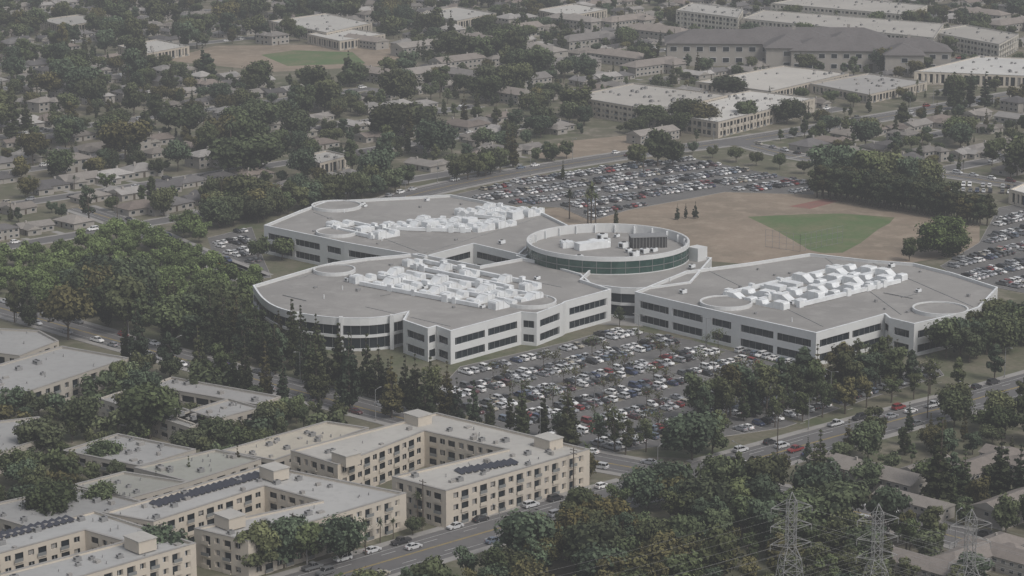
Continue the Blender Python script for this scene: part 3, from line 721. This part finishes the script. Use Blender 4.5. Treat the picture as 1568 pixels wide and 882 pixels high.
def palm(name,H,seed):
    r_=np.random.default_rng(seed);b=MB();b.mi('leaf');b.rod((0,0,0),(.2,.1,H-1),(.28,.17),'bark',8);shade=[0.]*len(b.f)
    for i in range(34):
        a=r_.uniform(0,6.28);el=r_.uniform(-.9,1.2);L=r_.uniform(1.8,2.8);p=np.array([.2,.1,H-1.]);d=np.array([math.cos(a)*math.cos(el),math.sin(a)*math.cos(el),math.sin(el)])
        s=np.array([-math.sin(a),math.cos(a),0])
        for k in range(4):
            q=p+d*L/4;w0,w1=.38*(1-k/5),.38*(1-(k+1)/5)
            b.add([tuple(p-s*w0),tuple(q-s*w1),tuple(q+s*w1),tuple(p+s*w0)],[(0,1,2,3)],'leaf');shade.append(r_.uniform(.2,.7));p=q;d=d+np.array([0,0,-.28]);d/=np.linalg.norm(d)
    me=b.mesh(name);at=me.attributes.new('shade','FLOAT','FACE');at.data.foreach_set('value',np.array(shade,dtype=np.float32));return me
def bare(name,H,seed,nl=200):
    r_=random.Random(seed);cl=[]
    for i in range(16):
        a=r_.uniform(0,6.28);rr=r_.uniform(.3,1)*H*.3;cl.append((rr*math.cos(a),rr*math.sin(a),H*r_.uniform(.5,.97),H*.12,.9))
    return leaf_tree(name,H,cl,nl,.2,H*.022,core=0,seed=seed)
T={'broad':[(broad('broad%d'%i,10,r,i+3,n=2400,k=k,base=bs),10) for i,(r,k,bs) in enumerate(((5,20,.25),(4.4,16,.28),(5.6,24,.2),(4,14,.2),(5,18,.3),(6,26,.22)))],
 'round':[(broad('round%d'%i,8,r,i+33,n=1800,ls=.34,k=15,base=.22),8) for i,r in enumerate((4,3.6,4.3))],
 'tall':[(broad('tall%d'%i,14,r,i+63,n=2400,k=22,base=.12,ls=.4,cr_=(.25,.42)),14) for i,r in enumerate((3.6,3.1,4.1))],
 'airy':[(broad('airy%d'%i,13,r,i+93,n=1300,k=18,base=.15,ls=.34,core=.3,cr_=(.25,.4)),13) for i,r in enumerate((3.4,3.9,3.0))],
 'pine':[(pine('pine%d'%i,16,r,i+123,n=2300,gap=g_,ls=.34),16) for i,(r,g_) in enumerate(((2.9,.1),(2.4,.15),(3.3,.22),(2.6,.05),(2.1,.1)))],
 'cyp':[(pine('cyp%d'%i,15,1.6,i+153,n=1800,top=.25,ls=.3,core=.75),15) for i in range(2)],
 'palm':[(palm('palm%d'%i,11,i),11) for i in range(3)],
 'bare':[(bare('bare%d'%i,6,i+183),6) for i in range(4)],
 'shrub':[(broad('shrub%d'%i,3,2.2,i+203,n=500,ls=.25,k=8,base=.0),3) for i in range(2)],
 'willow':[(broad('willow',14,9,251,n=6500,ls=.4,k=44,base=.02,core=.8,cr_=(.2,.34)),14)]}
NM={'broad':'broadleaf_tree','round':'round_crown_tree','tall':'eucalyptus_tree','airy':'street_tree','pine':'pine_tree','cyp':'cypress_tree','palm':'palm_tree','bare':'parking_lot_tree','shrub':'shrub','willow':'willow_tree'}
FARE=emp('distant_tree_mass');ntree=0
def tint(b=1.):
    k=R(0,1);v=b*R(.6,1.35)
    if k<.1: return (v*1.3,v*1.0,v*.85)
    if k<.25: return (v*1.12,v*1.03,v*.95)
    if k<.45: return (v*.82,v*.93,v*1.1)
    return (v*R(.92,1.05),v,v*R(.85,1.05))
def tree(kind,x,y,h,b=1.,col=None,far=False,wide=None):
    global ntree;ntree+=1
    me,H=random.choice(T[kind]);s=h/H;w=(wide or 1)*R(.85,1.16)
    if kind in('pine','cyp') and not col: b*=.72
    ob(NM[kind],me,FARE if far else None,(x,y,-.05),R(0,6.28),(s*w,s*w,s),col or tint(b))
def scatter(poly,n,kinds,h,b=1.,clear=3.,col=None,far=False,val=255,mind=0):
    xs=[p[0] for p in poly];ys=[p[1] for p in poly];k=0;tries=0;pts=[]
    while k<n and tries<n*15:
        tries+=1;x,y=R(min(xs),max(xs)),R(min(ys),max(ys))
        if not pip(poly,np.array([x]),np.array([y]))[0] or occ(x,y,clear,val): continue
        if mind and any((x-a)**2+(y-c)**2<mind*mind for a,c in pts): continue
        pts.append((x,y));cc=col
        if callable(col): cc=col()
        tree(random.choice(kinds),x,y,R(*h),b,cc,far);k+=1
def row(a,b,step,kinds,h,br=1.,jit=1.2,prob=1,rows=1,gap=5,check=BLD|ROAD|LOT,wide=None):
    L=math.hypot(b[0]-a[0],b[1]-a[1]);an=math.atan2(b[1]-a[1],b[0]-a[0])
    for r in range(rows):
        for i in range(int(L/step)+1):
            if R(0,1)>prob: continue
            x,y=dirpt(dirpt(a,an,i*step+R(-jit,jit)),an+math.pi/2,r*gap+R(-jit,jit))
            if check and occ(x,y,1.0,check): continue
            tree(random.choice(kinds),x,y,R(*h),br,wide=wide)
for x,y,u,v,c,s in isl:
    for dv in (-2.6,2.6):
        tree('bare',u*c-(v+dv)*s,u*s+(v+dv)*c,R(5,8),1.,(1.1,.95,.8) if R(0,1)<.6 else (1.1,1.1,.9))
row(W(438,588),W(640,640),5.5,['pine','pine','cyp'],(14,22),.8,rows=2,gap=6,check=BLD|ROAD)
row(W(640,640),W(930,700),6,['pine','pine','cyp','airy'],(9,18),.9,rows=2,gap=5,prob=.9,check=BLD|ROAD)
row(W(930,702),W(1100,672),6,['airy','pine'],(8,14),.95,check=BLD|ROAD)
row(W(1085,655),W(1400,590),6,['tall','airy','pine','airy'],(12,18),.9,rows=2,gap=6,check=BLD|ROAD)
row(W(1190,655),W(1560,575),9,['airy','tall'],(9,13),.95,check=BLD|ROAD)
row(W(1480,555),W(1600,520),6,['tall','broad'],(11,15),.9,rows=3,gap=7,check=BLD|ROAD)
row(W(210,540),W(430,575),7,['pine','pine','tall'],(15,22),.8,rows=3,gap=9,check=BLD|ROAD)
row(W(190,560),W(440,622),7,['pine','pine','tall','cyp'],(15,23),.8,prob=.85,check=BLD|ROAD)
row(W(395,500),W(470,545),8,['tall','pine'],(12,18),.85,rows=2,gap=8,check=BLD|ROAD)
row(W(465,560),W(540,580),8,['pine'],(14,19),.85,check=BLD|ROAD)
for u,v,h in ((535,628,24),(485,612,20),(600,640,19),(650,655,17),(700,660,16),(800,672,18),(870,688,20)): tree('pine',*W(u,v),h,.9)
row(W(700,554),W(870,516),5,['airy','bare','airy'],(5,8),1.3,check=BLD);row(W(980,496),W(1240,560),4.5,['airy','bare','airy'],(5,8),1.3,check=BLD)
row(W(1270,558),W(1400,537),5,['airy','bare'],(5,8),1.3,check=BLD);row(W(950,500),W(990,480),6,['airy'],(6,8),1.1,check=BLD);row(W(1400,550),W(1540,500),6,['airy','round'],(5,8),1.2,check=BLD)
row(W(400,400),W(500,395),8,['airy','round'],(8,10),1.,check=BLD)
row(W(540,398),W(640,408),9,['airy'],(5,7),1.1,check=BLD)
scatter(WP([(-20,410),(130,380),(300,350),(330,365),(335,430),(410,432),(385,470),(400,520),(240,500),(0,470)]),135,['round','round','round','broad'],(6.5,10),1.55,2,mind=7,val=BLD|ROAD|LOT,col=lambda:(lambda v:(v*1.08,v*1.2,v*.9))(R(.9,1.7)))
scatter(WP([(-20,480),(200,470),(390,520),(430,570),(250,530),(100,520)]),38,['tall','pine','pine','broad'],(12,20),.85,2,mind=7,val=BLD|ROAD)
scatter(WP([(50,470),(180,455),(200,500),(60,500)]),8,['broad','tall'],(15,20),.8,2,val=BLD|ROAD)
row(W(405,335),W(660,285),7,['broad','tall','broad'],(9,14),.95,rows=3,gap=8,check=BLD|ROAD|LOT)
scatter(WP([(300,310),(420,300),(400,345),(330,350)]),26,['broad','tall'],(10,14),.9,3,mind=6,val=BLD|ROAD|LOT)
row(W(1252,303),W(1440,333),3.2,['tall'],(14,16),.6,jit=.6,rows=3,gap=4,check=0,wide=1.15);row(W(1440,333),W(1500,347),3.2,['tall'],(12,14),.6,jit=.6,rows=2,gap=4,check=0,wide=1.15)
row(W(1270,285),W(1440,300),9,['broad'],(15,20),1.2,check=0)
tree('willow',*W(1443,392),16,1.0,(1.0,1.12,.8));tree('broad',*W(1392,400),9,.9)
row(W(1038,337),W(1072,333),4,['broad','pine'],(6,8),.9,check=0)
for u,v,h in ((872,335,12),(905,342,16),(912,344,13),(943,345,9),(900,345,14),(985,270,11),(862,275,9)): tree('palm' if h>10 else 'pine',*W(u,v),h,1.1)
tree('broad',*W(1007,255),17,.8);tree('broad',*W(975,258),12,.8);tree('broad',*W(1030,252),12,.8)
row(W(820,250),W(960,232),9,['broad'],(7,10),1.,check=ROAD|BLD);row(W(700,278),W(780,262),6,['broad'],(8,13),.9,check=0);row(W(1060,236),W(1240,268),14,['round'],(6,8),1.,check=ROAD)
for u,v,h in ((1460,168,20),(1485,164,19),(1508,168,20),(1115,150,13),(1140,195,14),(1205,190,13),(1050,195,15),(1075,200,14),(995,200,14),(880,180,16),(600,215,19),(625,205,15),(20,215,22),(40,205,20),(380,270,19),(400,262,17),(285,215,19)): tree('cyp' if u>1440 or u in(20,40) else 'broad',*W(u,v),h,.75,wide=1.4)
for u,v,h,k in ((230,672,17,'broad'),(205,665,13,'broad'),(130,672,13,'broad'),(85,808,12,'broad'),(155,790,9,'broad'),(410,668,10,'broad'),(440,655,9,'tall'),(490,660,12,'pine'),(515,650,12,'cyp'),(365,730,9,'pine'),(290,745,9,'pine'),(180,600,10,'broad'),(60,705,12,'broad'),(30,740,10,'broad'),(240,760,7,'cyp'),(160,720,9,'broad'),(110,735,8,'broad'),(180,748,8,'broad'),(240,880,12,'broad'),(60,640,9,'round'),(15,640,10,'round'),(435,870,13,'broad'),(470,868,12,'broad'),(400,880,13,'broad'),(520,860,12,'broad'),(560,850,9,'palm'),(640,800,8,'palm'),(770,765,7,'palm'),(720,790,8,'palm'),(740,780,9,'palm'),(690,745,7,'round'),(228,610,11,'palm')):
    tree(k,*W(u,v),h,1.)
scatter(WP([(-80,600),(250,570),(560,650),(300,740),(-80,900)]),75,['broad','round','shrub','airy'],(5,10),1.,1.5,mind=5,val=BLD|ROAD)
row(W(560,838),W(890,744),4.5,['palm','airy','palm','round','shrub'],(4,8),1.05,check=BLD|ROAD);row(W(300,872),W(560,842),7,['broad','airy','tall'],(8,12),.95,rows=2,gap=-7,check=BLD|ROAD)
row(W(890,735),W(930,705),6,['broad','palm'],(6,9),1.,check=BLD|ROAD)
BT=WP([(420,990),(620,935),(800,865),(880,830),(940,790),(1140,735),(1240,740),(1420,800),(1500,860),(1500,990),(420,990)])
scatter(BT,115,['broad','tall','broad','airy'],(9,15),.9,1.5,mind=5.5,val=BLD|ROAD)
scatter(BT,20,['broad','airy','round'],(7,12),1.1,1.5,mind=9,val=BLD|ROAD,col=(1.05,.85,.7))
scatter(BT,22,['round','shrub','broad'],(5,10),1.4,1.5,mind=9,val=BLD|ROAD)
for u,v in ((905,832),(872,848),(940,838)): tree('broad',*W(u,v),R(11,13),1,(1.25,.9,.68))
scatter(WP([(930,760),(1000,720),(1100,692),(1140,700),(1150,720),(960,770)]),14,['broad','tall'],(11,15),.9,1,mind=6,val=ROAD|BLD)
scatter(WP([(1200,700),(1560,610),(1700,640),(1700,950),(1400,800)]),75,['broad','tall','pine','round'],(6,12),.95,2,mind=7,val=BLD|ROAD)
for u,v,h in ((1435,775,24),(1530,765,19),(1475,765,14),(1255,740,15),(1245,745,12),(1560,770,16)): tree('cyp',*W(u,v),h,.9,wide=1.6)
scatter(WP([(1560,560),(1700,530),(1700,440),(1560,470)]),12,['broad','tall'],(8,13),.9,2,val=BLD|ROAD|LOT)
cnt=0
while cnt<4100:
    y=R(40,1010);x=R(-430,430)
    if not inview(x,y,40) or R(0,1)>(y+800)/1800*1.05: continue
    cnt+=1
    if inkeep(x,y) or occ(x,y,1.5,BLD) or occ(x,y,1.5,ROAD|LOT|OPEN): continue
    h=R(5,11) if R(0,1)<.72 else R(11,20)
    if x>20 and y>300: h*=.75
    tree(random.choices(['broad','tall','round','pine','cyp','palm','airy'],(5,2.5,1.6,1.6,1.0,.4,1))[0],x,y,h,.95,far=True)
# ---------------------------------------------------------------- street furniture
def lamp_mesh(h,double=False):
    b=MB();b.rod((0,0,0),(0,0,h),(.14,.08),'metal',8);b.rod((0,0,0),(0,0,.5),.25,'conc',8)
    for s in ((1,-1) if double else (1,)):
        b.rod((0,0,h-.1),(s*1.8,0,h+.35),.05,'metal',5);b.box(s*2.1,0,h+.27,h+.45,.8,.32,0,'metal',.8,.8)
    return b.mesh('lamp')
LP=lamp_mesh(9.5);LD=lamp_mesh(10,True)
for ri in (0,1,2):
    name,pl,ns,w,z,mk=roads[ri]
    for i in range(4,len(pl),10):
        s=1 if (i//10)%2 else -1;p=off(pl,ns,s*(w/2+1))[i]
        ob('street_lamp',LP,None,(*p,.14),math.atan2(-ns[i][1]*s,-ns[i][0]*s))
for k,(x,y,u,v,c,s) in enumerate(isl):
    if k%4==1: ob('parking_lot_lamp',LD,None,(x,y,.15),E2)
pb=MB();pb.rod((0,0,0),(0,0,12.5),(.18,.12),'bark',8)
for zz in (11.8,10.9): pb.box(0,0,zz,zz+.14,2.6,.12,0,'bark')
for sx in (-1.1,-.5,.5,1.1): pb.rod((sx,0,11.94),(sx,0,12.15),.06,'conc',6)
pm=pb.mesh('pole')
for p in [W(648,806),W(878,755),W(450,860),W(1190,700),W(1420,640),W(180,340),W(340,318),W(1290,790)]: ob('utility_pole',pm,None,(*p,0),E2)
def pylon():
    b=MB();H=42
    def wd(z): return 4.2*(1-z/H)**1.1+.55 if z<30 else .9
    cs=((1,1),(-1,1),(-1,-1),(1,-1));lv=[0,5,10,14.5,18.5,22,25,27.5,30,32,34,36,38,40]
    for z0,z1 in zip(lv[:-1],lv[1:]):
        a,c=wd(z0),wd(z1)
        for i in range(4):
            p,q=cs[i],cs[(i+1)%4]
            b.rod((p[0]*a,p[1]*a,z0),(p[0]*c,p[1]*c,z1),.09,'steel');b.rod((p[0]*a,p[1]*a,z0),(q[0]*c,q[1]*c,z1),.05,'steel');b.rod((q[0]*a,q[1]*a,z0),(p[0]*c,p[1]*c,z1),.05,'steel')
            b.rod((p[0]*c,p[1]*c,z1),(q[0]*c,q[1]*c,z1),.05,'steel')
    for i in range(4): b.rod((cs[i][0]*.9,cs[i][1]*.9,40),(0,0,42),.08,'steel')
    for za in (30,34,38):
        for s in (1,-1):
            for e in (-.9,.9): b.rod((s*.9,e,za),(s*4.5,0,za+.6),.06,'steel');b.rod((s*.9,e,za+2),(s*4.5,0,za+.6),.05,'steel')
            b.rod((s*4.5,0,za+.6),(s*4.5,0,za-.8),.07,'steel',6)
    return b.mesh('pylon')
PY=pylon();pys=[]
for u,v in ((1205,1040),(1335,1062),(1475,1072)):
    x,y=W(u,v);ob('transmission_tower',PY,None,(x,y,0),.2);pys.append((x,y))
wr=MB()
for (x,y) in pys:
    for za in (29.8,33.8,37.8):
        for s in (1,-1):
            a=np.array([x+s*4.4,y+s*.9,za]);b2=a+np.array([260,-150,0.]);b3=a+np.array([-260,-120,0.])
            for e in (b2,b3):
                pv=a
                for k in range(1,9):
                    t=k/8;q=a+(e-a)*t;q[2]-=4*9*t*(1-t);wr.rod(pv,q,.02,'steel',3);pv=q
ob('power_lines',wr.mesh('wires'))
bf=MB();a,b_=W(1172,378),W(1225,386);c_=W(1290,372)
for s,e in ((a,b_),(b_,c_)):
    L=math.hypot(e[0]-s[0],e[1]-s[1]);n=int(L/3)
    for i in range(n+1):
        x,y=s[0]+(e[0]-s[0])*i/n,s[1]+(e[1]-s[1])*i/n;bf.rod((x,y,0),(x,y,7),.07,'metal',5)
    for zz in (.3,2.5,4.7,6.9): bf.rod((*s,zz),(*e,zz),.04,'metal')
ob('baseball_backstop_fence',bf.mesh('backstop'))
# ---------------------------------------------------------------- haze, light, camera
hz=bpy.data.materials.new('emissive_haze');hz.use_nodes=True;nt=hz.node_tree;nt.nodes.clear();out=nt.nodes.new('ShaderNodeOutputMaterial')
va=nt.nodes.new('ShaderNodeVolumeAbsorption');va.inputs['Color'].default_value=(0,0,0,1);SG=.00019;va.inputs['Density'].default_value=SG
em=nt.nodes.new('ShaderNodeEmission');em.inputs['Color'].default_value=(.312,.318,.334,1);em.inputs['Strength'].default_value=SG  # air volume emits its own even glow, standing in for scattered daylight
ad=nt.nodes.new('ShaderNodeAddShader');nt.links.new(va.outputs[0],ad.inputs[0]);nt.links.new(em.outputs[0],ad.inputs[1]);nt.links.new(ad.outputs[0],out.inputs['Volume'])
M['haze']=hz;hb=MB();hb.box(0,0,-3,260,7600,7600,0,'haze');ob('emissive_haze_layer',hb.mesh('haze'))
w=bpy.data.worlds.new('World');scene.world=w;w.use_nodes=True;nt=w.node_tree
sk=nt.nodes.new('ShaderNodeTexSky');sk.sky_type='NISHITA';sk.sun_disc=False
EL,AZ=math.radians(50),math.radians(135)
sk.sun_elevation=EL;sk.sun_rotation=AZ;sk.dust_density=4
hs=nt.nodes.new('ShaderNodeHueSaturation');hs.inputs['Saturation'].default_value=.4
nt.links.new(sk.outputs[0],hs.inputs['Color']);bg=nt.nodes['Background'];nt.links.new(hs.outputs[0],bg.inputs[0]);bg.inputs[1].default_value=.13
from mathutils import Vector
sd=Vector((math.sin(AZ)*math.cos(EL),math.cos(AZ)*math.cos(EL),math.sin(EL)))
sl=bpy.data.lights.new('sun','SUN');sl.energy=1.35;sl.angle=math.radians(12);sl.color=(1,.955,.9)
so=ob('sun',sl);so.rotation_euler=sd.to_track_quat('Z','Y').to_euler()
cd=bpy.data.cameras.new('camera');cd.sensor_width=36;cd.lens=36*F/1568;cd.clip_end=12000;cd.clip_start=1
co=ob('camera',cd,None,(0,-800,CAMH));co.rotation_euler=(math.pi/2-PT,0,0);scene.camera=co
scene.view_settings.view_transform='Standard';scene.view_settings.look='None';scene.view_settings.exposure=0
print('cars',ncar,'p1',n1,'trees',ntree)
